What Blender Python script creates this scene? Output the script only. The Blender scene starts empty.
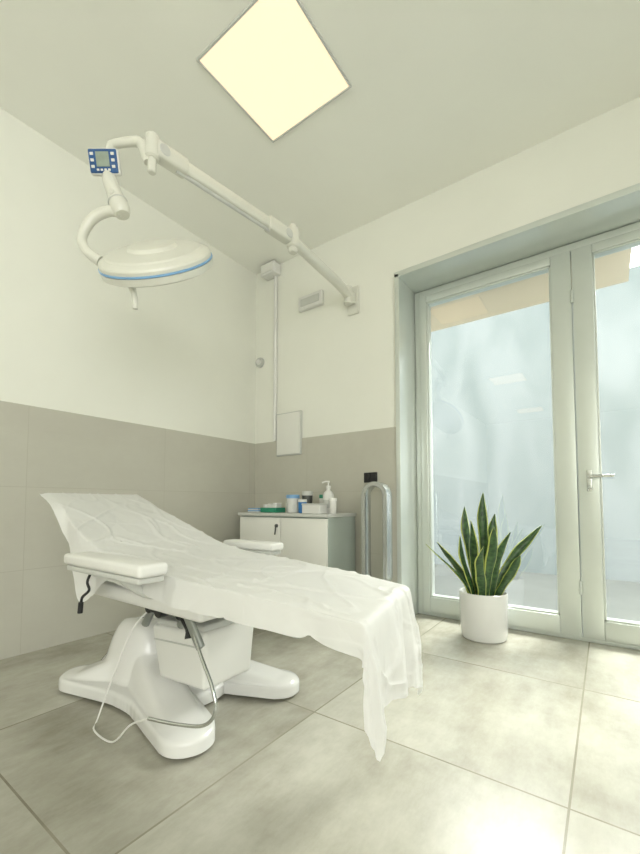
import bpy, bmesh, math, random
from mathutils import Vector, Matrix, noise
random.seed(7)
scene=bpy.context.scene
COL=scene.collection
scene.view_settings.view_transform='Standard'
scene.view_settings.look='None'
scene.view_settings.exposure=0.0

# ------------------------------------------------------------ materials
def newmat(name):
    m=bpy.data.materials.new(name); m.use_nodes=True
    return m, m.node_tree.nodes, m.node_tree.links, m.node_tree.nodes['Principled BSDF']
def mat(name,col,rough=0.5,metal=0.0,nscale=0,namt=0.06,bump=0.0,coat=0.0,trans=0.0,emit=None,estr=0):
    m,N,L,b=newmat(name)
    b.inputs['Base Color'].default_value=(*col,1); b.inputs['Roughness'].default_value=rough
    b.inputs['Metallic'].default_value=metal
    b.inputs['Coat Weight'].default_value=coat
    b.inputs['Transmission Weight'].default_value=trans
    if emit: b.inputs['Emission Color'].default_value=(*emit,1); b.inputs['Emission Strength'].default_value=estr
    if nscale:
        tc=N.new('ShaderNodeTexCoord'); n=N.new('ShaderNodeTexNoise'); n.inputs['Scale'].default_value=nscale; n.inputs['Detail'].default_value=5
        L.new(tc.outputs['Object'],n.inputs['Vector'])
        r=N.new('ShaderNodeValToRGB')
        r.color_ramp.elements[0].position=.3; r.color_ramp.elements[1].position=.7
        r.color_ramp.elements[0].color=(*[c*(1-namt) for c in col],1); r.color_ramp.elements[1].color=(*[min(1,c*(1+namt)) for c in col],1)
        L.new(n.outputs['Fac'],r.inputs['Fac']); L.new(r.outputs['Color'],b.inputs['Base Color'])
        if bump:
            bp=N.new('ShaderNodeBump'); bp.inputs['Strength'].default_value=bump; bp.inputs['Distance'].default_value=.01
            L.new(n.outputs['Fac'],bp.inputs['Height']); L.new(bp.outputs['Normal'],b.inputs['Normal'])
    return m
def tilemat(name,base,dark,bw,rh,off,axes,mortar,rough,offset=0.0,cloud=1.4,mcol=(.6,.58,.53),c2=.93,lo=.36,hi=.60):
    m,N,L,b=newmat(name)
    g=N.new('ShaderNodeNewGeometry'); sp=N.new('ShaderNodeSeparateXYZ'); L.new(g.outputs['Position'],sp.inputs[0])
    cb=N.new('ShaderNodeCombineXYZ')
    for i,a in enumerate(axes):
        s=N.new('ShaderNodeMath'); s.operation='SUBTRACT'; s.inputs[1].default_value=off[i]
        L.new(sp.outputs[a],s.inputs[0]); L.new(s.outputs[0],cb.inputs[i])
    br=N.new('ShaderNodeTexBrick'); br.offset=offset; br.squash=1
    br.inputs['Scale'].default_value=1; br.inputs['Brick Width'].default_value=bw; br.inputs['Row Height'].default_value=rh
    br.inputs['Mortar Size'].default_value=mortar; br.inputs['Mortar Smooth'].default_value=0.1
    br.inputs['Color1'].default_value=(1,1,1,1); br.inputs['Color2'].default_value=(c2,c2,c2,1); br.inputs['Mortar'].default_value=(*mcol,1)
    L.new(cb.outputs[0],br.inputs['Vector'])
    vm=N.new('ShaderNodeVectorMath'); vm.operation='MULTIPLY_ADD'
    L.new(br.outputs['Color'],vm.inputs[0]); vm.inputs[1].default_value=(30,17,11); L.new(g.outputs['Position'],vm.inputs[2])
    n=N.new('ShaderNodeTexNoise'); n.inputs['Scale'].default_value=cloud; n.inputs['Detail'].default_value=10; n.inputs['Roughness'].default_value=.62; n.inputs['Distortion'].default_value=.15
    L.new(vm.outputs[0],n.inputs['Vector'])
    n2=N.new('ShaderNodeTexNoise'); n2.inputs['Scale'].default_value=cloud*5; n2.inputs['Detail'].default_value=8; n2.inputs['Roughness'].default_value=.75
    mp=N.new('ShaderNodeMapping'); mp.inputs['Scale'].default_value=(1,.35,1); L.new(vm.outputs[0],mp.inputs[0]); L.new(mp.outputs[0],n2.inputs['Vector'])
    av=N.new('ShaderNodeMix'); av.data_type='FLOAT'; av.inputs[0].default_value=.35; L.new(n.outputs['Fac'],av.inputs[2]); L.new(n2.outputs['Fac'],av.inputs[3])
    r=N.new('ShaderNodeValToRGB'); r.color_ramp.elements[0].position=lo; r.color_ramp.elements[1].position=hi
    r.color_ramp.elements[0].color=(*dark,1); r.color_ramp.elements[1].color=(*base,1); L.new(av.outputs[0],r.inputs['Fac'])
    mx=N.new('ShaderNodeMix'); mx.data_type='RGBA'; mx.blend_type='MULTIPLY'; mx.inputs[0].default_value=1
    L.new(r.outputs['Color'],mx.inputs[6]); L.new(br.outputs['Color'],mx.inputs[7]); L.new(mx.outputs[2],b.inputs['Base Color'])
    b.inputs['Roughness'].default_value=rough
    bp=N.new('ShaderNodeBump'); bp.inputs['Strength'].default_value=.3; bp.inputs['Distance'].default_value=.002; bp.invert=True
    L.new(br.outputs['Fac'],bp.inputs['Height']); L.new(bp.outputs['Normal'],b.inputs['Normal'])
    return m
M_wall=mat('wall_paint',(.85,.855,.78),.8,nscale=3,namt=.012)
M_ceil=mat('ceiling_paint',(.93,.935,.87),.85,nscale=2,namt=.01)
M_floor=tilemat('floor_tile',(.54,.53,.455),(.31,.295,.235),.935,.93,(-1.05,1.42),('X','Y'),.0035,.24,cloud=1.5,lo=.36,hi=.60)
M_tl=tilemat('wall_tile_left',(.55,.54,.465),(.515,.50,.43),.93,.5,(.92,0),('Y','Z'),.002,.5,cloud=2,mcol=(.88,.87,.85),c2=.985)
M_tb=tilemat('wall_tile_back',(.55,.54,.465),(.515,.50,.43),.93,.5,(-2.2,0),('X','Z'),.002,.5,cloud=2,mcol=(.88,.87,.85),c2=.985)
M_alu=mat('frame_aluminium',(.66,.70,.66),.28,metal=.4,nscale=6,namt=.02)
M_white=mat('white_plastic',(.78,.78,.75),.35,nscale=4,namt=.01)
M_whiteg=mat('white_gloss',(.78,.78,.76),.2,coat=.4,nscale=4,namt=.01)
M_vinyl=mat('white_vinyl',(.78,.78,.75),.4,nscale=8,namt=.015)
M_cab=mat('cabinet_laminate',(.80,.80,.75),.4,nscale=5,namt=.01)
M_cabs=mat('cabinet_side',(.38,.43,.39),.45,nscale=5,namt=.03)
M_grey=mat('grey_metal',(.34,.36,.34),.35,metal=.6,nscale=9,namt=.05)
M_dgrey=mat('dark_grey_metal',(.10,.105,.10),.4,metal=.4,nscale=9,namt=.08)
M_lgrey=mat('light_grey_plastic',(.58,.59,.56),.4,nscale=9,namt=.03)
M_black=mat('black_plastic',(.012,.013,.014),.4,nscale=12,namt=.2)
M_chrome=mat('chrome',(.60,.62,.61),.14,metal=1,nscale=9,namt=.03)
M_satin=mat('satin_silver',(.55,.57,.56),.25,metal=.85,nscale=9,namt=.03)
M_blue=mat('blue_plastic',(.05,.22,.55),.35,nscale=9,namt=.06)
M_lblue=mat('light_blue_band',(.22,.43,.70),.35,nscale=9,namt=.04)
M_green=mat('green_plastic',(.03,.27,.16),.45,nscale=9,namt=.1)
M_soil=mat('soil',(.05,.035,.02),.95,nscale=60,namt=.5,bump=.8)
M_screen=mat('lcd_screen',(.30,.36,.30),.25,nscale=30,namt=.1)
M_cream=mat('cream_lamp_plastic',(.72,.72,.645),.3,coat=.2,nscale=5,namt=.012)
M_lens=mat('frosted_lens',(.76,.76,.73),.25,nscale=30,namt=.05)
M_navy=mat('navy_keypad',(.02,.09,.26),.4,nscale=20,namt=.1)
M_emit=mat('light_diffuser',(.2,.2,.2),.5,nscale=4,namt=.01,emit=(1,.80,.52),estr=1.12)
M_extf=mat('exterior_paving',(.14,.155,.15),.8,nscale=2,namt=.08)
M_sof=mat('exterior_soffit',(.62,.53,.39),.8,nscale=2,namt=.04)
def extmat():
    m,N,L,b=newmat('exterior_frosted_screen'); out=N['Material Output']; N.remove(b)
    g=N.new('ShaderNodeNewGeometry'); mp=N.new('ShaderNodeMapping'); mp.inputs['Scale'].default_value=(1.1,1,.45); L.new(g.outputs['Position'],mp.inputs[0])
    n=N.new('ShaderNodeTexNoise'); n.inputs['Scale'].default_value=1.3; n.inputs['Detail'].default_value=5; n.inputs['Distortion'].default_value=.8; L.new(mp.outputs[0],n.inputs['Vector'])
    r=N.new('ShaderNodeValToRGB'); r.color_ramp.elements[0].position=.33; r.color_ramp.elements[1].position=.62
    r.color_ramp.elements[0].color=(.70,.75,.74,1); r.color_ramp.elements[1].color=(1,1,1,1); L.new(n.outputs['Fac'],r.inputs['Fac'])
    def mul(c):
        k=N.new('ShaderNodeMix'); k.data_type='RGBA'; k.blend_type='MULTIPLY'; k.inputs[0].default_value=1; k.inputs[7].default_value=(*c,1); L.new(r.outputs['Color'],k.inputs[6]); return k.outputs[2]
    d=N.new('ShaderNodeBsdfDiffuse'); t=N.new('ShaderNodeBsdfTranslucent'); a=N.new('ShaderNodeAddShader')
    L.new(mul((.100,.115,.118)),d.inputs[0]); L.new(mul((.040,.046,.049)),t.inputs[0]); L.new(d.outputs[0],a.inputs[0]); L.new(t.outputs[0],a.inputs[1]); L.new(a.outputs[0],out.inputs['Surface']); return m
M_ext=extmat()
def glassmat():
    m,N,L,b=newmat('door_glass'); out=N['Material Output']; N.remove(b)
    t=N.new('ShaderNodeBsdfTransparent'); t.inputs[0].default_value=(.96,.98,.97,1)
    g=N.new('ShaderNodeBsdfGlossy'); g.inputs['Roughness'].default_value=.015
    tr=N.new('ShaderNodeBsdfTranslucent'); tr.inputs[0].default_value=(.92,.95,.93,1)
    fr=N.new('ShaderNodeFresnel'); fr.inputs['IOR'].default_value=2.2
    n=N.new('ShaderNodeTexNoise'); n.inputs['Scale'].default_value=1.5
    m0=N.new('ShaderNodeMixShader'); 
    rm=N.new('ShaderNodeMapRange'); rm.inputs[3].default_value=.02; rm.inputs[4].default_value=.04
    L.new(n.outputs['Fac'],rm.inputs[0]); L.new(rm.outputs[0],m0.inputs[0])
    L.new(t.outputs[0],m0.inputs[1]); L.new(tr.outputs[0],m0.inputs[2])
    m1=N.new('ShaderNodeMixShader'); L.new(fr.outputs[0],m1.inputs[0]); L.new(m0.outputs[0],m1.inputs[1]); L.new(g.outputs[0],m1.inputs[2])
    L.new(m1.outputs[0],out.inputs['Surface']); return m
M_glass=glassmat()
def sheetmat():
    m,N,L,b=newmat('paper_sheet'); out=N['Material Output']
    b.inputs['Base Color'].default_value=(.78,.78,.76,1); b.inputs['Roughness'].default_value=.55
    tr=N.new('ShaderNodeBsdfTranslucent'); tr.inputs[0].default_value=(.78,.80,.76,1)
    mx=N.new('ShaderNodeMixShader'); mx.inputs[0].default_value=.12
    L.new(b.outputs[0],mx.inputs[1]); L.new(tr.outputs[0],mx.inputs[2]); L.new(mx.outputs[0],out.inputs['Surface'])
    tc=N.new('ShaderNodeTexCoord'); n=N.new('ShaderNodeTexVoronoi'); n.feature='DISTANCE_TO_EDGE'; n.inputs['Scale'].default_value=6
    ns=N.new('ShaderNodeTexNoise'); ns.inputs['Scale'].default_value=4; ns.inputs['Detail'].default_value=3
    mv=N.new('ShaderNodeMix'); mv.data_type='VECTOR'; mv.inputs[0].default_value=.25
    L.new(tc.outputs['Object'],ns.inputs['Vector']); L.new(tc.outputs['Object'],mv.inputs[4]); L.new(ns.outputs['Color'],mv.inputs[5]); L.new(mv.outputs[1],n.inputs['Vector'])
    bp=N.new('ShaderNodeBump'); bp.inputs['Strength'].default_value=.5; bp.inputs['Distance'].default_value=.02
    L.new(n.outputs['Distance'],bp.inputs['Height']); L.new(bp.outputs['Normal'],b.inputs['Normal']); return m
M_sheet=sheetmat()
def leafmat():
    m,N,L,b=newmat('snake_leaf')
    uv=N.new('ShaderNodeUVMap'); sp=N.new('ShaderNodeSeparateXYZ'); L.new(uv.outputs[0],sp.inputs[0])
    a=N.new('ShaderNodeMath'); a.operation='SUBTRACT'; a.inputs[1].default_value=.5; L.new(sp.outputs[0],a.inputs[0])
    ab=N.new('ShaderNodeMath'); ab.operation='ABSOLUTE'; L.new(a.outputs[0],ab.inputs[0])
    gt=N.new('ShaderNodeMath'); gt.operation='GREATER_THAN'; gt.inputs[1].default_value=.36; L.new(ab.outputs[0],gt.inputs[0])
    w=N.new('ShaderNodeTexNoise'); w.inputs['Scale'].default_value=1; w.inputs['Detail'].default_value=3
    mp=N.new('ShaderNodeMapping'); mp.inputs['Scale'].default_value=(2,22,1); L.new(uv.outputs[0],mp.inputs[0]); L.new(mp.outputs[0],w.inputs['Vector'])
    r=N.new('ShaderNodeValToRGB'); r.color_ramp.elements[0].position=.40; r.color_ramp.elements[1].position=.62
    r.color_ramp.elements[0].color=(.014,.05,.014,1); r.color_ramp.elements[1].color=(.055,.125,.035,1); L.new(w.outputs['Fac'],r.inputs['Fac'])
    mx=N.new('ShaderNodeMix'); mx.data_type='RGBA'; L.new(gt.outputs[0],mx.inputs[0]); L.new(r.outputs['Color'],mx.inputs[6]); mx.inputs[7].default_value=(.45,.50,.12,1)
    L.new(mx.outputs[2],b.inputs['Base Color']); b.inputs['Roughness'].default_value=.35; return m
M_leaf=leafmat()

# ------------------------------------------------------------ helpers
def empty(name,loc,label,cat):
    o=bpy.data.objects.new(name,None); o.location=loc; o.empty_display_size=.1
    COL.objects.link(o); o['label']=label; o['category']=cat; return o
def finish(name,bm,m,parent=None,label=None,cat=None,kind=None,smooth=True,ang=.65):
    bmesh.ops.recalc_face_normals(bm,faces=bm.faces[:])
    if smooth:
        for f in bm.faces: f.smooth=True
        for e in bm.edges:
            if len(e.link_faces)==2 and e.calc_face_angle(0)>ang: e.smooth=False
    me=bpy.data.meshes.new(name); bm.to_mesh(me); bm.free()
    for mm in (m if isinstance(m,(list,tuple)) else [m]): me.materials.append(mm)
    o=bpy.data.objects.new(name,me); COL.objects.link(o)
    if parent is not None:
        o.parent=parent
        if parent.type=='EMPTY': o.matrix_parent_inverse=Matrix.Translation(parent.location).inverted()
    if label: o['label']=label
    if cat: o['category']=cat
    if kind: o['kind']=kind
    return o
def box(bm,c,s,bev=0,seg=3,rot=None,mi=0):
    r=bmesh.ops.create_cube(bm,size=1); vs=r['verts']
    bmesh.ops.scale(bm,vec=s,verts=vs)
    if bev:
        es=list({e for v in vs for e in v.link_edges})
        rr=bmesh.ops.bevel(bm,geom=es,offset=bev,segments=seg,affect='EDGES',profile=.5)
        vs=list({v for f in rr['faces'] for v in f.verts}|{v for v in vs if v.is_valid})
        seen=set(vs); st=list(vs)
        while st:
            v=st.pop()
            for e in v.link_edges:
                w=e.other_vert(v)
                if w not in seen: seen.add(w); st.append(w)
        vs=list(seen)
    if rot is not None: bmesh.ops.transform(bm,matrix=rot.to_4x4(),verts=vs)
    bmesh.ops.translate(bm,vec=c,verts=vs)
    for f in {f for v in vs for f in v.link_faces}: f.material_index=mi
    return vs
def catmull(P,n=8):
    P=[Vector(p) for p in P]; out=[]
    Q=[2*P[0]-P[1]]+P+[2*P[-1]-P[-2]]
    for i in range(1,len(Q)-2):
        for k in range(n):
            t=k/n; a,b,c,d=Q[i-1],Q[i],Q[i+1],Q[i+2]
            out.append(.5*((2*b)+(c-a)*t+(2*a-5*b+4*c-d)*t*t+(3*b-a-3*c+d)*t**3))
    out.append(P[-1]); return out
def tube(bm,P,r,seg=14,smooth=0,cap=True,sy=1.0):
    P=[Vector(p) for p in P]
    R=r if isinstance(r,(list,tuple)) else [r]*len(P)
    if smooth:
        Rv=[Vector((x,0,0)) for x in R]; P=catmull(P,smooth); R=[v.x for v in catmull(Rv,smooth)]
    T=[(P[min(i+1,len(P)-1)]-P[max(i-1,0)]).normalized() for i in range(len(P))]
    up=Vector((0,0,1)) if abs(T[0].z)<.9 else Vector((1,0,0))
    n=(up-T[0]*up.dot(T[0])).normalized(); rings=[]
    for p,t,rr in zip(P,T,R):
        n=(n-t*n.dot(t)).normalized(); b=t.cross(n)
        rings.append([bm.verts.new(p+(n*math.cos(a)*sy+b*math.sin(a))*rr) for a in [2*math.pi*k/seg for k in range(seg)]])
    for i in range(len(rings)-1):
        for k in range(seg):
            bm.faces.new((rings[i][k],rings[i][(k+1)%seg],rings[i+1][(k+1)%seg],rings[i+1][k]))
    if cap: bm.faces.new(rings[0]); bm.faces.new(rings[-1])
def lathe(bm,prof,seg=48,mtx=None,mi=0):
    rings=[]
    for r,z in prof:
        if r<1e-6: rings.append([bm.verts.new((0,0,z))])
        else: rings.append([bm.verts.new((r*math.cos(2*math.pi*k/seg),r*math.sin(2*math.pi*k/seg),z)) for k in range(seg)])
    fs=[]
    for i in range(len(rings)-1):
        A,B=rings[i],rings[i+1]
        for k in range(seg):
            k2=(k+1)%seg
            if len(A)==1 and len(B)==1: continue
            if len(A)==1: fs.append(bm.faces.new((A[0],B[k],B[k2])))
            elif len(B)==1: fs.append(bm.faces.new((A[k],A[k2],B[0])))
            else: fs.append(bm.faces.new((A[k],A[k2],B[k2],B[k])))
    for f in fs: f.material_index=mi
    if mtx is not None: bmesh.ops.transform(bm,matrix=mtx,verts=[v for g in rings for v in g])
def axm(loc,z,xh=None):
    z=Vector(z).normalized(); x=Vector(xh) if xh is not None else (Vector((1,0,0)) if abs(z.x)<.9 else Vector((0,1,0)))
    x=(x-z*x.dot(z)).normalized(); y=z.cross(x)
    m=Matrix((x,y,z)).transposed().to_4x4(); m.translation=Vector(loc); return m
def cyl(bm,c,axis,r,h,seg=28,bev=.003,mi=0):
    lathe(bm,[(0,-h/2),(r-bev,-h/2),(r,-h/2+bev),(r,h/2-bev),(r-bev,h/2),(0,h/2)],seg,axm(c,axis),mi)
def simple_box(name,lo,hi,m,bev=0,**k):
    bm=bmesh.new(); lo=Vector(lo); hi=Vector(hi); box(bm,(lo+hi)/2,hi-lo,bev); return finish(name,bm,m,**k)
def sm(a,b,x): t=max(0,min(1,(x-a)/(b-a))); return t*t*(3-2*t)

# ------------------------------------------------------------ room
XL,YB,H=-2.87,2.87,3.26
XR,YF=2.4,-6.2
OX0,OX1,OZ=-1.29,1.0,2.70
S='structure'
simple_box('floor',(XL-.2,YF-.2,-.15),(XR+.2,YB+.38,0),M_floor,kind=S,label='large grey-beige concrete-look porcelain floor tiles')
simple_box('ceiling',(XL-.2,YF-.2,H),(XR+.2,YB+.38,H+.2),M_ceil,kind=S,label='plain matt off-white ceiling')
simple_box('wall_left',(XL-.2,YF,0),(XL,YB+.38,H),M_wall,kind=S,label='off-white painted wall above tiled wainscot')
bm=bmesh.new()
def bx(lo,hi,b=0):
    lo=Vector(lo);hi=Vector(hi); box(bm,(lo+hi)/2,hi-lo,b)
WY0,WY1,WZ0,WZ1=-5.6,-.4,.6,2.9  # window opening added out of view to let more sky light into the room
bx((XR,YF,0),(XR+.2,WY0,H)); bx((XR,WY1,0),(XR+.2,YB+.38,H)); bx((XR,WY0,0),(XR+.2,WY1,WZ0)); bx((XR,WY0,WZ1),(XR+.2,WY1,H))
finish('wall_right',bm,M_wall,kind=S,label='off-white painted wall with an added unseen window opening')
bm=bmesh.new()
for k in range(5):
    y=WY0+(WY1-WY0)*k/4; bx((XR+.05,y-.03,WZ0),(XR+.12,y+.03,WZ1),.004)
bx((XR+.05,WY0,WZ0),(XR+.12,WY1,WZ0+.05),.004); bx((XR+.05,WY0,WZ1-.05),(XR+.12,WY1,WZ1),.004)
finish('added_window_1',bm,M_alu,kind=S,label='added unseen aluminium framed window that brightens the room')
simple_box('wall_front',(XL,YF-.2,0),(XR,YF,H),M_wall,kind=S,label='off-white painted wall')
bm=bmesh.new()
bx((XL,YB,0),(OX0,YB+.38,H)); bx((OX1,YB,0),(XR,YB+.38,H)); bx((OX0,YB,OZ),(OX1,YB+.38,H))
finish('wall_back',bm,M_wall,kind=S,label='off-white painted wall with a glazed door opening')
simple_box('trim_1',(XL,YF,0),(XL+.012,YB,1.5),M_tl,kind=S,label='grey-beige wall tile wainscot')
simple_box('trim_2',(XL+.012,YB-.012,0),(OX0-.02,YB,1.5),M_tb,kind=S,label='grey-beige wall tile wainscot')
bm=bmesh.new()
bx((OX0-.025,YB-.03,0),(OX0+.012,YB+.30,OZ+.012),.003); bx((OX1-.012,YB-.03,0),(OX1+.025,YB+.30,OZ+.012),.003)
bx((OX0-.025,YB-.03,OZ-.012),(OX1+.025,YB+.30,OZ+.03),.003)
finish('trim_3',bm,M_alu,kind=S,label='pale satin aluminium reveal lining around the glazed doors')
DY=3.17
bm=bmesh.new()
bx((OX0+.012,DY-.01,0),(OX0+.055,DY+.07,OZ-.015),.004); bx((OX1-.055,DY-.01,0),(OX1-.012,DY+.07,OZ-.015),.004)
bx((OX0+.055,DY-.01,OZ-.07),(OX1-.055,DY+.07,OZ-.015),.004); bx((OX0+.055,DY-.01,0),(OX1-.055,DY+.07,.025),.004)
finish('trim_4',bm,M_alu,kind=S,label='pale aluminium fixed door frame')
def sash(name,x0,x1,gx0,gx1,label):
    global bm
    bm=bmesh.new(); z0,z1=.028,OZ-.073; g0,g1=.15,2.57; y0,y1=DY-.03,DY+.05
    bx((x0,y0,z0),(gx0,y1,z1),.005); bx((gx1,y0,z0),(x1,y1,z1),.005)
    bx((gx0,y0,z0),(gx1,y1,g0),.005); bx((gx0,y0,g1),(gx1,y1,z1),.005)
    for a,b in (((gx0,y0+.012,g0),(gx0+.012,y1,g1)),((gx1-.012,y0+.012,g0),(gx1,y1,g1)),((gx0,y0+.012,g0),(gx1,y1,g0+.012)),((gx0,y0+.012,g1-.012),(gx1,y1,g1))): bx(a,b,.002)
    d=finish(name,bm,M_alu,kind=S,label=label)
    bm=bmesh.new(); vs=[bm.verts.new(p) for p in ((gx0,DY+.012,g0),(gx1,DY+.012,g0),(gx1,DY+.012,g1),(gx0,DY+.012,g1))]; bm.faces.new(vs)
    finish('glass_pane',bm,M_glass,parent=d,label='hazy reflective door glass'); return d
d1=sash('door_1',OX0+.06,-.152,-1.17,-.273,'tall glazed door leaf in pale aluminium frame')
d2=sash('door_2',-.148,OX1-.06,-.03,.86,'tall glazed door leaf with silver lever handle')
bm=bmesh.new(); bx((-.10,DY-.04,.98),(-.07,DY-.03,1.12),.003)
cyl(bm,(-.085,DY-.06,1.075),(0,1,0),.011,.05); tube(bm,[(-.085,DY-.08,1.075),(-.04,DY-.085,1.075),(.045,DY-.085,1.073)],[.011,.010,.009],12)
cyl(bm,(-.085,DY-.043,1.005),(0,1,0),.010,.014)
finish('door_handle',bm,M_chrome,parent=d2,label='silver lever handle with lock cylinder')
for z in (.35,2.3):
    bm=bmesh.new(); cyl(bm,(-.15,DY-.04,z),(0,0,1),.010,.09); finish('hinge',bm,M_alu,parent=d1)
simple_box('ground',(-8,YB+.38,-.2),(9,14,-.02),M_extf,kind=S,label='pale paving outside the doors')
bm=bmesh.new(); bm.faces.new([bm.verts.new(p) for p in ((-8,6.0,-.02),(6,6.0,-.02),(6,6.0,3.75),(-8,6.0,3.75))])
finish('wall_exterior',bm,M_ext,kind=S,label='frosted blue-grey screen outside the doors')
simple_box('ceiling_exterior',(-4,YB+.38,2.73),(.2,4.08,2.9),M_sof,kind=S,label='warm beige porch soffit outside')

def panel(cx,cy,label):
    e=empty('ceiling_light_panel',(cx,cy,H),label,'ceiling light'); e['group']='square ceiling light panels'
    b=bmesh.new(); w=.30
    for c,s in (((cx-w+.006,cy,H-.006),(.012,2*w,.014)),((cx+w-.006,cy,H-.006),(.012,2*w,.014)),((cx,cy-w+.006,H-.006),(2*w-.024,.012,.014)),((cx,cy+w-.006,H-.006),(2*w-.024,.012,.014))): box(b,c,s,.002,1)
    finish('frame',b,M_lgrey,parent=e)
    b=bmesh.new(); box(b,(cx,cy,H-.005),(2*w-.022,2*w-.022,.006)); finish('diffuser',b,M_emit,parent=e,label='glowing warm white diffuser')
panel(-1.40,1.54,'square recessed ceiling light panel, lit warm white')
panel(-1.45,-1.75,'square recessed ceiling light panel, lit warm white')
panel(-1.5,-4.8,'square recessed ceiling light panel, lit warm white')

# ------------------------------------------------------------ wall fittings
e=empty('emergency_light',(-2.15,YB,2.755),'small white emergency light box on the wall','wall light')
bm=bmesh.new(); box(bm,(-2.15,YB-.02,2.755),(.27,.04,.13),.008); finish('housing',bm,M_white,parent=e)
bm=bmesh.new(); box(bm,(-2.15,YB-.043,2.755),(.21,.008,.07),.004); finish('diffuser',bm,M_lgrey,parent=e,label='pale grey translucent diffuser')
e=empty('junction_box',(-2.63,YB,3.17),'white box with cover near the ceiling corner','junction box')
bm=bmesh.new(); box(bm,(-2.62,YB-.055,3.19),(.18,.11,.11),.012); finish('housing',bm,M_white,parent=e)
bm=bmesh.new(); box(bm,(-2.62,YB-.115,3.19),(.15,.012,.08),.005); finish('cover',bm,M_cab,parent=e)
bm=bmesh.new(); tube(bm,[(-2.585,YB-.020,3.14),(-2.585,YB-.020,1.50)],.018,14)
for z in (3.0,2.3,1.8): cyl(bm,(-2.585,YB-.020,z),(0,0,1),.0198,.03)
o=finish('conduit_pipe',bm,M_white,label='thin white conduit pipe running down the wall',cat='pipe')
e=empty('wall_access_panel',(-2.41,YB,1.55),'white rectangular access panel on the wall','access panel')
bm=bmesh.new(); box(bm,(-2.41,YB-.014,1.555),(.30,.028,.41),.006); finish('frame',bm,M_lgrey,parent=e)
bm=bmesh.new(); box(bm,(-2.41,YB-.03,1.555),(.275,.012,.385),.003); finish('cover',bm,M_cab,parent=e)
e=empty('motion_sensor',(-2.80,YB,2.32),'small round white wall sensor','sensor')
bm=bmesh.new(); lathe(bm,[(0,0),(.05,0),(.05,.018),(.045,.03),(0,.032)],32,axm((-2.80,YB,2.32),(0,-1,0))); finish('housing',bm,M_lgrey,parent=e)
bm=bmesh.new(); lathe(bm,[(.026,.030),(.022,.045),(.010,.053),(0,.055)],24,axm((-2.80,YB,2.32),(0,-1,0))); finish('lens',bm,M_white,parent=e)
e=empty('wall_socket',(-1.545,YB-.012,1.11),'black rectangular wall socket on the tiles','socket')
bm=bmesh.new(); box(bm,(-1.545,YB-.018,1.11),(.12,.012,.082),.004); finish('plate',bm,M_black,parent=e)
for dx in (-.028,.028):
    bm=bmesh.new(); box(bm,(-1.545+dx,YB-.027,1.11),(.045,.008,.05),.003); finish('outlet',bm,M_black,parent=e)

# ------------------------------------------------------------ bladeless fan
fx,fy=-1.40,2.68
e=empty('bladeless_fan',(fx,fy,0),'silver bladeless tower fan with tall open loop beside the cabinet','fan')
def stad(hw,z0,z1,n=16):
    P=[]
    for k in range(n+1):
        a=math.pi*k/n; P.append((hw*math.cos(a),z1-hw+hw*math.sin(a)))
    for k in range(n+1):
        a=math.pi+math.pi*k/n; P.append((hw*math.cos(a),z0+hw+hw*math.sin(a)))
    return P
bm=bmesh.new()
W0=.108
layers=[(.101,.080,.045),(.106,.074,.038),(.108,.068,0),(.106,.071,-.050),(.101,.076,-.056)]
O_=[];I_=[]
for ho,hi_,dy in layers:
    O_.append([bm.verts.new((fx+x,fy+dy,z)) for x,z in stad(ho,.27+(W0-ho),1.065-(W0-ho))])
    I_.append([bm.verts.new((fx+x,fy+dy,z)) for x,z in stad(hi_,.27+(W0-hi_),1.065-(W0-hi_))])
n=len(O_[0])
for k in range(n):
    k2=(k+1)%n
    for i in range(len(layers)-1):
        bm.faces.new((O_[i][k],O_[i][k2],O_[i+1][k2],O_[i+1][k])); bm.faces.new((I_[i][k],I_[i][k2],I_[i+1][k2],I_[i+1][k]))
    bm.faces.new((O_[0][k],O_[0][k2],I_[0][k2],I_[0][k])); bm.faces.new((O_[-1][k],O_[-1][k2],I_[-1][k2],I_[-1][k]))
finish('air_loop',bm,M_satin,parent=e)
bm=bmesh.new(); lathe(bm,[(0,0),(.105,0),(.11,.01),(.10,.03),(.075,.05),(.07,.28),(.06,.30),(0,.30)],40,Matrix.Translation((fx,fy,0)))
finish('base',bm,M_lgrey,parent=e)

# ------------------------------------------------------------ cabinet
cx0,cx1,cy0,cy1=-2.60,-1.674,2.42,YB-.045
e=empty('cabinet',((cx0+cx1)/2,(cy0+cy1)/2,0),'low white two-door cabinet with grey-green sides against the wall','cabinet')
simple_box('body',(cx0,cy0+.02,.0),(cx1,cy1,.795),M_cabs,parent=e,bev=.002,label='grey-green side panels')
simple_box('cabinet_top',(cx0-.012,cy0-.012,.796),(cx1+.012,cy1,.822),M_lgrey,parent=e,bev=.003)
mid=(cx0+cx1)/2
for k,(a,b_) in enumerate(((cx0+.003,mid-.003),(mid+.003,cx1-.003))):
    d=simple_box('door',(a,cy0,.06),(b_,cy0+.018,.785),M_cab,parent=e,bev=.002)
    if k==0:
        hx=mid-.03
        bm=bmesh.new(); cyl(bm,(hx,cy0-.008,.72),(0,1,0),.014,.018)
        tube(bm,[(hx,cy0-.018,.715),(hx+.004,cy0-.024,.69),(hx-.006,cy0-.020,.65)],.006,8,smooth=4)
        finish('lock',bm,M_dgrey,parent=d,label='small dark lock with hanging key')
zt=.823
e=empty('pump_bottle',(-1.80,2.62,zt),'white pump bottle standing on the cabinet','bottle')
bm=bmesh.new(); lathe(bm,[(0,0),(.040,0),(.044,.006),(.044,.14),(.036,.165),(.016,.18),(.016,.195),(0,.195)],32,Matrix.Translation((-1.80,2.62,zt))); finish('bottle_body',bm,M_white,parent=e)
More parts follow.
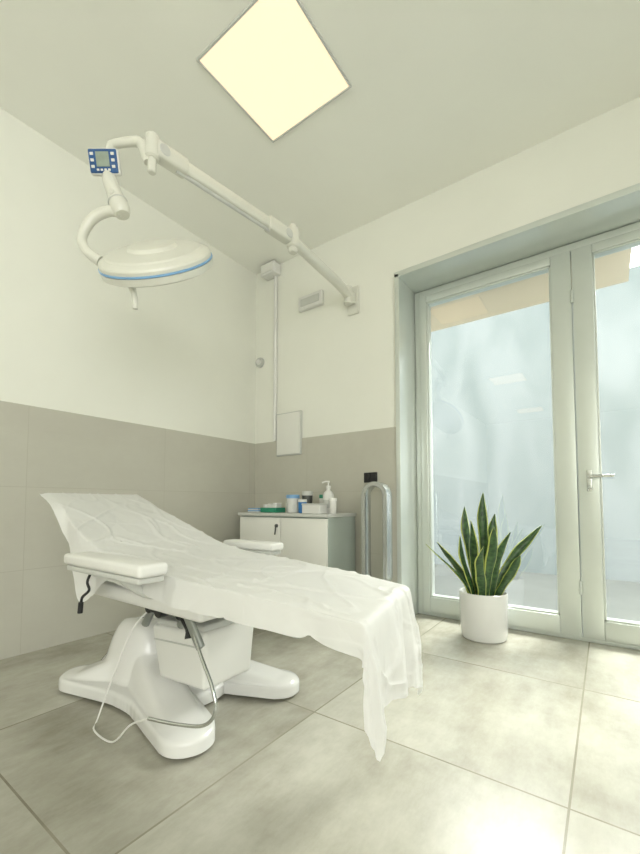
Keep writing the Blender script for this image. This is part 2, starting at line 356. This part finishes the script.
bm=bmesh.new(); cyl(bm,(-1.80,2.62,zt+.207),(0,0,1),.018,.025); cyl(bm,(-1.80,2.62,zt+.232),(0,0,1),.006,.03); tube(bm,[(-1.79,2.62,zt+.250),(-1.82,2.612,zt+.252),(-1.85,2.605,zt+.243)],.007,10); finish('pump',bm,M_white,parent=e)
bm=bmesh.new(); lathe(bm,[(.0445,.04),(.0447,.045),(.0447,.10),(.0445,.105)],32,Matrix.Translation((-1.80,2.62,zt))); finish('bottle_label',bm,M_lgrey,parent=e,label='pale grey label band')
def tub(name,x,y,r,h,m1,m2,label,cat):
    e=empty(name,(x,y,zt),label,cat)
    bm=bmesh.new(); lathe(bm,[(0,0),(r*.9,0),(r*.93,.004),(r,h*.8),(r*.96,h*.8),(0,h*.8)],28,Matrix.Translation((x,y,zt))); finish('container_body',bm,m1,parent=e)
    bm=bmesh.new(); lathe(bm,[(0,h*.8),(r*1.05,h*.8),(r*1.05,h*.95),(r*.98,h),(0,h)],28,Matrix.Translation((x,y,zt))); finish('lid',bm,m2,parent=e)
tub('container',-2.15,2.60,.055,.15,M_lens,M_lblue,'clear tub with pale blue lid on the cabinet','container')
tub('container',-2.05,2.67,.045,.18,M_dgrey,M_lgrey,'dark grey jar with pale lid on the cabinet','container')
tub('container',-2.00,2.54,.035,.11,M_blue,M_white,'small blue jar with white lid on the cabinet','container')
tub('container',-1.715,2.56,.028,.12,M_lens,M_white,'small clear cup with white lid on the cabinet','container')
tub('container',-1.91,2.70,.03,.15,M_white,M_green,'white tube container with green lid','container')
tub('container',-2.26,2.70,.04,.10,M_white,M_lgrey,'small white jar on the cabinet','container')
e=empty('storage_box',(-1.84,2.52,zt),'white box with grey lid on the cabinet','box')
bm=bmesh.new(); box(bm,(-1.85,2.50,zt+.032),(.17,.10,.064),.004); finish('box_body',bm,M_white,parent=e)
bm=bmesh.new(); box(bm,(-1.85,2.50,zt+.07),(.175,.105,.014),.003); finish('lid',bm,M_lgrey,parent=e)
e=empty('instrument_tray',(-2.33,2.58,zt),'green tray with items on the cabinet','tray')
bm=bmesh.new(); x,y=-2.35,2.57
box(bm,(x,y,zt+.004),(.17,.13,.008),.002)
for c,s in (((x-.083,y,zt+.022),(.006,.13,.038)),((x+.083,y,zt+.022),(.006,.13,.038)),((x,y-.063,zt+.022),(.165,.006,.038)),((x,y+.063,zt+.022),(.165,.006,.038))): box(bm,c,s,.001,1)
finish('tray_body',bm,M_green,parent=e)
for k in range(3):
    bm=bmesh.new(); box(bm,(x-.05+.05*k,y,zt+.040+.006*k),(.035,.09,.06),.004,rot=Matrix.Rotation(.2*k-.2,3,'Z'))
    o=finish('gauze_pack',bm,M_white,label='white pack lying in the green tray',cat='pack'); o['group']='packs in the green tray'
for k in range(4):
    bm=bmesh.new(); box(bm,(-2.51,2.56,zt+.005+.009*k),(.13-.004*k,.15,.0085),.003,rot=Matrix.Rotation(.03*(k%2),3,'Z'))
    o=finish('folded_towel',bm,M_lblue if k%2 else M_white,label='folded pale towel stacked on the cabinet',cat='towel'); o['group']='towels stacked on the cabinet'

# ------------------------------------------------------------ plant
px,py=-.695,2.86
e=empty('potted_snake_plant',(px,py,0),'snake plant with yellow-edged leaves in white pot by the doors','plant')
bm=bmesh.new(); lathe(bm,[(.0,.0),(.130,0),(.140,.008),(.148,.05),(.154,.29),(.152,.305),(.147,.308),(.142,.30),(.140,.26),(0,.255)],64,Matrix.Translation((px,py,0))); finish('pot',bm,M_whiteg,parent=e,label='white glazed cylindrical pot')
bm=bmesh.new(); lathe(bm,[(.139,.262),(.09,.272),(0,.275)],32,Matrix.Translation((px,py,0))); finish('soil',bm,M_soil,parent=e)
bm=bmesh.new(); uvl=bm.loops.layers.uv.new('UVMap')
RV=Vector((.812,.5835,0)); FV=Vector((-.5835,.812,0))
LV=[(.02,0,.0,.0,.71,.032,.1),(.045,.03,.09,.04,.57,.034,-.5),(.05,-.02,.11,-.02,.45,.037,.3),(-.04,-.03,-.08,-.04,.53,.034,-.4),(.07,.0,.32,.0,.50,.035,.5),(-.07,.02,-.21,.03,.38,.029,-.3),
    (.0,-.06,.03,-.08,.49,.040,.4),(-.03,.05,-.04,.08,.62,.032,.9),(.08,-.03,.15,-.06,.30,.030,-.6),(-.07,-.03,-.13,-.06,.43,.030,.6),
    (-.07,.0,-.30,.0,.37,.020,.4),(-.04,-.08,-.04,-.12,.37,.035,-.2)]
for i,(bs,bd,ls,ld,h,w,tw0) in enumerate(LV):
    b0=Vector((px,py,.265))+RV*bs+FV*bd; n=20; rows=[]
    tw=tw0; tws=random.uniform(-1.2,1.2); ph=random.uniform(0,6)
    for k in range(n+1):
        t=k/n; c=b0+RV*(ls*t**1.25+.018*math.sin(t*5+ph)*t)+FV*ld*t**1.25+Vector((0,0,h*(t-.10*(abs(ls)+abs(ld))*t*t)))
        ww=w*(.62+1.1*t-.7*t*t)*(1-max(0,(t-.65)/.35)**2.0)*(1+.08*math.sin(t*17+ph))+.0008
        a=tw+tws*t; d=RV*math.cos(a)+FV*math.sin(a); nn=Vector((0,0,1)).cross(d)
        rows.append([bm.verts.new(c+d*ww*q+nn*(abs(q)**1.5)*ww*.35) for q in (-1,-.75,-.35,0,.35,.75,1)])
    for k in range(n):
        for j in range(6):
            f=bm.faces.new((rows[k][j],rows[k][j+1],rows[k+1][j+1],rows[k+1][j]))
            for lp,(uu,vv) in zip(f.loops,((j,k),(j+1,k),(j+1,k+1),(j,k+1))): lp[uvl].uv=(uu/6,vv/n+i*1.37)
o=finish('foliage',bm,M_leaf,parent=e,label='dark banded sword leaves with yellow margins')
smd=o.modifiers.new('s','SOLIDIFY'); smd.thickness=.003

# ------------------------------------------------------------ treatment bed
BC=Vector((-1.72,1.20,0))
bed=empty('treatment_bed',BC,'white adjustable treatment bed with sculpted base and padded armrests','treatment bed')
bm=bmesh.new()
tips=[(.42,-.245,.105),(.42,.27,.10),(-.41,-.25,.10),(-.41,.27,.10)]
def smin(d,dd,k):
    h=max(0,min(1,.5+.5*(d-dd)/k)); return d*(1-h)+dd*h-k*h*(1-h)
def seg(x,y,ax,ay,bx_,by_):
    dx,dy=bx_-ax,by_-ay; t=max(0,min(1,((x-ax)*dx+(y-ay)*dy)/(dx*dx+dy*dy))); return math.hypot(x-ax-dx*t,y-ay-dy*t),t
def sdf(x,y):
    d=(math.sqrt((x/.26)**2+(y/.24)**2)-1)*.24
    for tx,ty,r in tips:
        dd,t=seg(x,y,0,math.copysign(.15,ty),tx,ty)
        d=smin(d,dd-r,.05)
    return d
NA=220; rim=[]
for k in range(NA):
    a=2*math.pi*k/NA; c,s=math.cos(a),math.sin(a); r=.8
    while sdf(r*c,r*s)>0: r-=.0015
    rim.append((c,s,r))
def smax(a,b,k): return -smin(-a,-b,k)
def bh(x,y):
    q=(abs((x+.20)/.20)**3+abs(y/.20)**3)
    h=.066
    h=smax(h,.325*math.exp(-q**2.2*.9)-.05*max(0,x+.19),.010)
    for tx,ty,r in tips:
        dd,t=seg(x,y,-.16,math.copysign(.06,ty),tx*1.02,ty*1.0)
        h=smax(h,(.27-.192*t**.60)*math.exp(-(dd/.108)**6),.010)
    return h
ts=[1.0,.998,.994,.988,.98,.97,.955,.94,.92,.90,.88,.86,.84,.82,.80,.78,.76,.73,.70,.67,.64,.61,.58,.55,.52,.49,.46,.43,.4,.37,.34,.31,.28,.24,.2,.15,.1,.05]
rings=[[bm.verts.new((BC.x+c*r,BC.y+s*r,.012)) for c,s,r in rim]]
for t in ts:
    rr=[]
    for c,s,r in rim:
        x,y=c*r*t,s*r*t; ed=max(0,min(1,(1-t)*r/.018)); f=.72+.28*math.sqrt(1-(1-ed)**2)
        rr.append(bm.verts.new((BC.x+x,BC.y+y,bh(x,y)*f)))
    rings.append(rr)
for i in range(len(rings)-1):
    for k in range(NA):
        bm.faces.new((rings[i][k],rings[i][(k+1)%NA],rings[i+1][(k+1)%NA],rings[i+1][k]))
bm.faces.new(rings[-1]); bm.faces.new(rings[0])
base=finish('base',bm,M_whiteg,parent=bed,label='glossy white sculpted four-lobed base',ang=1.1)
for tx,ty,r in tips:
    bm=bmesh.new(); cyl(bm,(BC.x+tx*.95,BC.y+ty*.95,.006),(0,0,1),.05,.012); finish('foot_pad',bm,M_black,parent=bed)
bm=bmesh.new(); vs=box(bm,(0,0,0),(.37,.28,.23),0)
for v in vs:
    if v.co.z<0: v.co.x*=.84; v.co.y*=.9
bmesh.ops.bevel(bm,geom=bm.edges[:],offset=.022,segments=5,affect='EDGES',profile=.5)
HM=Matrix.Translation((-1.45,1.15,.27))@Matrix.Rotation(math.radians(-4),4,'Y')
bmesh.ops.transform(bm,matrix=HM,verts=bm.verts[:])
lh=finish('lift_housing',bm,M_white,parent=bed,label='rounded white motor housing')
bm=bmesh.new(); vs=box(bm,(0,0,.122),(.33,.25,.03),.01); bmesh.ops.transform(bm,matrix=HM,verts=bm.verts[:]); finish('housing_cap',bm,M_lgrey,parent=lh,label='pale grey housing cap')
bm=bmesh.new(); box(bm,(-.01,-.140,.055),(.30,.006,.006),.002); bmesh.ops.transform(bm,matrix=HM,verts=bm.verts[:]); finish('seam',bm,M_lgrey,parent=lh,label='pale grey seam')
bm=bmesh.new(); box(bm,(-1.60,1.18,.46),(.26,.20,.16),.012); box(bm,(-1.42,1.18,.48),(.16,.24,.05),.008)
box(bm,(-1.5,1.0,.475),(.36,.03,.035),.006); box(bm,(-1.5,1.34,.475),(.36,.03,.035),.006)
tube(bm,[(-1.44,1.02,.40),(-1.25,1.0,.54)],.018,10); tube(bm,[(-1.70,1.02,.36),(-1.56,1.0,.52)],.018,10)
finish('lift_column',bm,M_grey,parent=bed,label='grey steel lifting column')
bm=bmesh.new(); cyl(bm,(-1.50,.975,.46),(0,1,0),.028,.05); cyl(bm,(-1.36,.975,.47),(0,1,0),.024,.05); box(bm,(-1.43,.965,.475),(.13,.03,.036),.008); cyl(bm,(-1.58,.975,.46),(0,1,0),.022,.04); box(bm,(-1.54,.965,.46),(.08,.02,.028),.006)
tube(bm,[(-1.36,.96,.465),(-1.30,.95,.425),(-1.285,.945,.395)],[.010,.009,.015],10,smooth=4)
finish('hinge',bm,M_black,parent=bed,label='black hinge lever')
def yc(x): return 1.13+(x+.55)*.055
def slab(name,x0,z0,x1,z1,w0,w1,th,m,label=None,bev=.03,yoff=0):
    bm=bmesh.new(); vs=box(bm,(0,0,0),(1,1,1))
    for v in vs:
        t=v.co.x+.5; x=x0+(x1-x0)*t; z=z0+(z1-z0)*t; w=w0+(w1-w0)*t
        dx,dz=(x1-x0),(z1-z0); l=math.hypot(dx,dz); nx,nz=-dz/l,dx/l
        q=v.co.z-.5
        v.co=Vector((x+nx*q*th,yc(x)+yoff+v.co.y*w,z+nz*q*th))
    bmesh.ops.bevel(bm,geom=bm.edges[:],offset=bev,segments=4,affect='EDGES',profile=.5)
    return finish(name,bm,m,parent=bed,label=label)
slab('underframe',-1.95,.60,-.75,.53,.40,.36,.035,M_grey,'grey steel underframe',.008)
slab('seat_cushion',-1.58,.665,-1.10,.630,.54,.52,.085,M_vinyl)
slab('leg_cushion',-1.095,.630,-.62,.593,.50,.42,.06,M_vinyl)
slab('backrest',-2.16,.905,-1.59,.675,.42,.54,.07,M_vinyl)
slab('seat_shell',-1.92,.57,-1.12,.552,.46,.46,.06,M_white,'white plastic seat shell',.02)
def arm(cx,cy,yb,ln,zz,wd):
    bm=bmesh.new(); box(bm,(cx,cy,zz),(ln,wd,.042),.014,4)
    a=finish('armrest',bm,M_vinyl,parent=bed,label='white padded armrest')
    bm=bmesh.new(); box(bm,(cx,cy,zz-.032),(ln-.03,wd-.015,.020),.006); tube(bm,[(cx+.05,cy,zz-.034),(cx+.07,(cy+yb)/2,.58),(cx+.09,yb,.56)],[.02,.018,.018],12,smooth=5)
    finish('bracket',bm,M_lgrey,parent=a)
arm(-1.42,.720,.90,.53,.690,.105); arm(-1.565,1.55,1.38,.37,.676,.10)
bm=bmesh.new(); tube(bm,[(-1.30,.95,.52),(-1.24,.92,.47),(-1.15,.895,.38),(-1.07,.88,.30),(-1.045,.875,.23),(-1.09,.865,.175),(-1.20,.84,.155),(-1.32,.81,.15)],.0062,10,smooth=6)
finish('foot_control_bar',bm,M_chrome,parent=bed,label='bent chrome control bar')
bm=bmesh.new(); box(bm,(-1.215,.912,.45),(.038,.018,.15),.006,rot=Matrix.Rotation(math.radians(-38),3,'Y')); finish('control_lever',bm,M_grey,parent=bed)
bm=bmesh.new(); tube(bm,[(-1.32,.81,.15),(-1.42,.80,.10),(-1.52,.79,.012),(-1.66,.79,.008),(-1.74,.84,.008),(-1.74,.90,.16),(-1.68,.95,.36),(-1.62,1.02,.46)],.0034,8,smooth=8)
finish('power_cable',bm,M_white,parent=bed,label='thin white cable')
bm=bmesh.new(); tube(bm,[(-1.56,.72,.655),(-1.575,.71,.61),(-1.56,.71,.58),(-1.60,.705,.55),(-1.61,.705,.52)],.005,8,smooth=6); tube(bm,[(-1.61,.705,.53),(-1.615,.705,.49)],.009,10)
finish('hand_switch_cable',bm,M_black,parent=bed,label='black cable hanging below armrest')

# ------------------------------------------------------------ paper sheet
PTH=catmull([(-2.235,0,.952),(-2.16,0,.925),(-2.08,0,.893),(-1.85,0,.795),(-1.62,0,.712),(-1.42,0,.674),(-1.1,0,.647),(-.80,0,.625),(-.60,0,.606),(-.552,0,.599),(-.537,0,.575),(-.530,0,.50)],14)
cum=[0]
for a,b_ in zip(PTH,PTH[1:]): cum.append(cum[-1]+(b_-a).length)
TOT=cum[-1]
def pth(l):
    if l>=TOT:
        d=l-TOT; return Vector((-.530+.06*d,0,.50-d*.995))
    for i in range(len(cum)-1):
        if cum[i+1]>=l: t=(l-cum[i])/(cum[i+1]-cum[i]); return PTH[i].lerp(PTH[i+1],t)
LFOOT=TOT-.105
NU,NV=260,110
bm=bmesh.new(); G=[]
def crease(x,y,s,wd): return max(0,wd-abs(noise.noise(Vector((x,y,s)))))/wd
def tri(x): x=x%1.0; return 1-abs(2*x-1)
def lerpt(T,q):
    for (a,va),(b,vb) in zip(T,T[1:]):
        if q<=b: return va+(vb-va)*(q-a)/(b-a)
    return T[-1][1]
for j in range(NV+1):
    q=j/NV
    row=[]
    hang=lerpt([(0,.20),(.10,.312),(.26,.245),(.55,.275),(1,.37)],q)
    Lmax=LFOOT+hang
    for i in range(NU+1):
        l=Lmax*i/NU; p=pth(l); x=p.x
        hs=sm(LFOOT-.02,LFOOT+.10,l)
        hd=sm(-1.88,-2.12,x)
        hw=.235+.05*sm(-2.2,-1.7,x)-.035*sm(-1.1,-.5,x)
        dn=(.090+.15*math.exp(-((x+1.70)/.10)**2)-.01*hd+.006*math.sin(l*7)); df=.05
        e_=-(hw+dn)+q*(2*hw+dn+df)
        ov=max(0,abs(e_)-hw); side=-1 if e_<0 else 1
        r=.010
        if ov>0:
            ang=min(ov/r,1.40); out=r*math.sin(ang)*.6+max(0,ov-r*1.40)*.16; drop=r*(1-math.cos(ang))+max(0,ov-r*1.40)*.97
        else: out=drop=0
        drop*=(1-.88*hd); out=out*(1-hd)+ov*.5*hd
        yy=side*(min(abs(e_),hw)+out*(1-hs)+hs*ov*.25)
        zz=p.z-drop*(1-.45*hs)
        ft=sm(-1.2,-.55,x); dl=sm(0,.22,l-LFOOT)
        xx=x-ft*(yy)*.20-hd*(yy)*.12 + hs*(-ov*.20)+ (.036*tri(q*2.6+.15)-.018+.014*tri(q*6.3+.4))*dl
        P=Vector((xx,yc(x)+yy,zz))
        nz=noise.noise(Vector((l*2.4,q*2.4,1)))*.003
        nz+=.007*crease(l*2.2-q*2.6,q*2.0+l*1.0,9,.055)
        nz+=.006*crease(l*1.2+q*3.2,-q*1.0+l*2.6,3,.04)
        nz+=.004*crease(l*5,q*1.4+l*.6,6,.05)
        nz*=.9*(1-.5*hd)
        P.z+=max(nz,-.003) if ov<.01 else nz
        if hs>.5: P.x+=nz*.8
        if ov>.02 and hs<.5: P.y+=side*(.012*tri(l*3.1)+.006*tri(l*7.3+.3)-.008)*min(1,ov/.08)*(1-hd)
        row.append(bm.verts.new(P))
    G.append(row)
for j in range(NV):
    for i in range(NU): bm.faces.new((G[j][i],G[j][i+1],G[j+1][i+1],G[j+1][i]))
finish('disposable_sheet',bm,M_sheet,label='crinkled white disposable sheet draped over the treatment bed',cat='sheet')

# ------------------------------------------------------------ examination lamp
O=Vector((-1.079,1.502,0))
def LP(s,z,d=0): return O+RV*s+FV*d+Vector((0,0,z))
A0=Vector((-1.703,YB,2.636)); A1=Vector((-1.652,1.99,2.66)); A2=LP(-.814,2.625)
lamp=empty('examination_lamp',A0,'white wall-mounted swing-arm magnifying examination lamp with blue ring','medical lamp')
bm=bmesh.new(); box(bm,(A0.x,A0.y-.0125,A0.z-.01),(.11,.023,.24),.01); box(bm,(A0.x,A0.y-.055,A0.z),(.06,.07,.10),.012); cyl(bm,(A0.x,A0.y-.10,A0.z),(0,0,1),.034,.15)
finish('wall_bracket',bm,M_cream,parent=lamp)
bm=bmesh.new(); tube(bm,[A0+Vector((0,-.10,.0)),A0.lerp(A1,.3)+Vector((0,0,.01)),A0.lerp(A1,.75)+Vector((0,0,.0)),A1+Vector((0,.02,-.005))],[.038,.038,.037,.036],20,smooth=4)
finish('horizontal_arm',bm,M_cream,parent=lamp)
bm=bmesh.new(); cyl(bm,A1+Vector((0,0,.01)),(0,0,1),.042,.13,bev=.008); cyl(bm,A1+Vector((0,0,.085)),(0,0,1),.026,.04,bev=.008); cyl(bm,A1+Vector((0,0,-.07)),(0,0,1),.030,.04,bev=.008)
finish('elbow_joint',bm,M_cream,parent=lamp)
dr=(A2-A1).normalized(); sd=dr.cross(Vector((0,0,1))).normalized()
rot=Matrix((dr,sd*-1,dr.cross(sd*-1))).transposed()
bm=bmesh.new(); Lr=(A2-A1).length
box(bm,A1.lerp(A2,.5),(Lr-.10,.054,.066),.014,4,rot=rot)
box(bm,A1.lerp(A2,.14),(Lr*.20,.072,.086),.016,4,rot=rot); box(bm,A1.lerp(A2,.90),(Lr*.18,.070,.082),.016,4,rot=rot)
finish('spring_arm',bm,M_cream,parent=lamp)
bm=bmesh.new(); tube(bm,[A1.lerp(A2,.22)-Vector((0,0,.040)),A1.lerp(A2,.87)-Vector((0,0,.038))],.010,8); cyl(bm,A1.lerp(A2,.07),sd,.030,.080); cyl(bm,A1.lerp(A2,.95),sd,.028,.076)
finish('tension_rod',bm,M_lgrey,parent=lamp)
bm=bmesh.new(); cyl(bm,A2+Vector((0,0,.0)),(0,0,1),.034,.12,bev=.008); cyl(bm,A2+Vector((0,0,-.09)),(0,0,1),.020,.08,bev=.006)
tube(bm,[LP(-.835,2.55),LP(-.845,2.58),LP(-.87,2.645),LP(-.91,2.655),LP(-.985,2.645),LP(-1.015,2.63),LP(-1.02,2.58),LP(-1.02,2.50)],[.018,.022,.024,.022,.020,.021,.021,.021],16,smooth=6)
finish('drop_link',bm,M_cream,parent=lamp)
face=Vector((.5835,-.812,-.35)).normalized()
cm=axm(LP(-1.030,2.525,-.035),face,RV)
def cbox(bm,c,s,bev=0,mi=0):
    vs=box(bm,c,s,bev,3,mi=mi); bmesh.ops.transform(bm,matrix=cm,verts=vs)
bm=bmesh.new(); cbox(bm,(0,0,-.010),(.134,.098,.030),.006); 
cp=finish('control_panel',bm,M_navy,parent=lamp,label='navy keypad control box with small display')
bm=bmesh.new(); cbox(bm,(0,0,-.014),(.144,.108,.030),.010); finish('panel_housing',bm,M_white,parent=cp)
bm=bmesh.new(); cbox(bm,(0,.006,.006),(.062,.060,.004),.001); finish('screen',bm,M_screen,parent=cp,label='grey-green lcd display')
def btn(x,y,w_,h_):
    bm=bmesh.new(); cbox(bm,(x,y,.007),(w_,h_,.004),.002,0); finish('button',bm,M_white,parent=cp,label='pale keypad button')
for k in range(3):
    for sx in (-.049,.049): btn(sx,.028-.026*k,.016,.012)
for k in range(4): btn(-.027+.018*k,-.037,.012,.009)
bm=bmesh.new(); tube(bm,[LP(-1.02,2.50),LP(-1.015,2.46),LP(-.99,2.39),LP(-.962,2.32),LP(-.950,2.285)],[.024,.034,.036,.044,.032],20,smooth=5); cyl(bm,LP(-.985,2.375,-.035),face,.012,.02)
finish('handle_grip',bm,M_cream,parent=lamp)
bm=bmesh.new(); cyl(bm,LP(-.975,2.35),(RV*.38+Vector((0,0,-1))),.0455,.006); finish('grip_seam',bm,M_lgrey,parent=lamp)
HC=LP(-.79,2.085)
tc=Vector((.5835,-.812,0)); nrm=(tc*.72+Vector((0,0,.69))-RV*.05).normalized(); rim_x=(RV-nrm*RV.dot(nrm)).normalized()
left=HC-rim_x*.264-nrm*.01
bm=bmesh.new(); tube(bm,[LP(-.955,2.30),LP(-1.02,2.305),LP(-1.09,2.27),LP(-1.135,2.20),LP(-1.14,2.15),LP(-1.11,2.10),left-rim_x*.01],[.024,.024,.023,.022,.022,.022,.026],16,smooth=6)
finish('yoke',bm,M_cream,parent=lamp)
hm=axm(HC,nrm,RV)@Matrix.Diagonal((.965,.965,.80,1))
bm=bmesh.new(); lathe(bm,[(0,.064),(.09,.062),(.110,.059),(.116,.050),(.122,.042),(.19,.036),(.225,.028),(.232,.020),(.245,.016),(.266,.004),(.271,-.006),(.271,-.024),(.262,-.024),(0,.02)],72,hm)
head=finish('lamp_head',bm,M_cream,parent=lamp,label='round domed cream lamp head',ang=.45)
bm=bmesh.new(); lathe(bm,[(.266,-.023),(.275,-.026),(.276,-.034),(.268,-.037)],72,hm); finish('blue_ring',bm,M_lblue,parent=head,label='light blue accent ring')
bm=bmesh.new(); lathe(bm,[(.266,-.036),(.275,-.038),(.272,-.074),(.255,-.084),(.20,-.084),(.17,-.074),(.165,-.06)],72,hm); finish('light_ring',bm,M_cream,parent=head)
bm=bmesh.new(); lathe(bm,[(0,-.082),(.08,-.080),(.166,-.072),(.166,-.064),(0,-.055)],48,hm); finish('magnifying_lens',bm,M_lens,parent=head)
bm=bmesh.new(); hb=HC-nrm*.06+ (Vector((0,0,-1))-nrm*-nrm.z).normalized()*.20-RV*.06
tube(bm,[hb,hb-nrm*.05+Vector((0,0,-.02)),hb-nrm*.06+Vector((.0,0,-.06))],[.016,.013,.011],12,smooth=4)
finish('positioning_handle',bm,M_cream,parent=head)

# ------------------------------------------------------------ light
w=bpy.data.worlds.new('World'); scene.world=w; w.use_nodes=True
bg=w.node_tree.nodes['Background']; bg.inputs[0].default_value=(1.0,1.0,.955,1); bg.inputs[1].default_value=6.2
def portal(loc,rot,sx,sy):
    pl=bpy.data.lights.new('portal','AREA'); pl.shape='RECTANGLE'; pl.size=sx; pl.size_y=sy; pl.cycles.is_portal=True
    po=bpy.data.objects.new('daylight_portal',pl); COL.objects.link(po); po.location=loc; po.rotation_euler=rot
portal((-.14,3.35,1.35),(math.radians(-90),0,0),2.2,2.6)
portal((XR+.25,(WY0+WY1)/2,(WZ0+WZ1)/2),(math.radians(90),0,math.radians(90)),WY1-WY0,WZ1-WZ0)
sl=bpy.data.lights.new('sun','SUN'); sl.energy=20; sl.angle=math.radians(40); sl.color=(1,1,.94)
so=bpy.data.objects.new('sun',sl); COL.objects.link(so); so.rotation_euler=Vector((.2,1,1.0)).to_track_quat('Z','Y').to_euler()

# ------------------------------------------------------------ camera
cd=bpy.data.cameras.new('camera'); co=bpy.data.objects.new('camera',cd); COL.objects.link(co)
co.location=(0,0,.9); co.rotation_euler=(math.radians(92.8),0,math.radians(35.7))
cd.sensor_fit='VERTICAL'; cd.sensor_height=24; cd.lens=398/854*24; cd.shift_y=57/854; cd.clip_start=.02
scene.camera=co
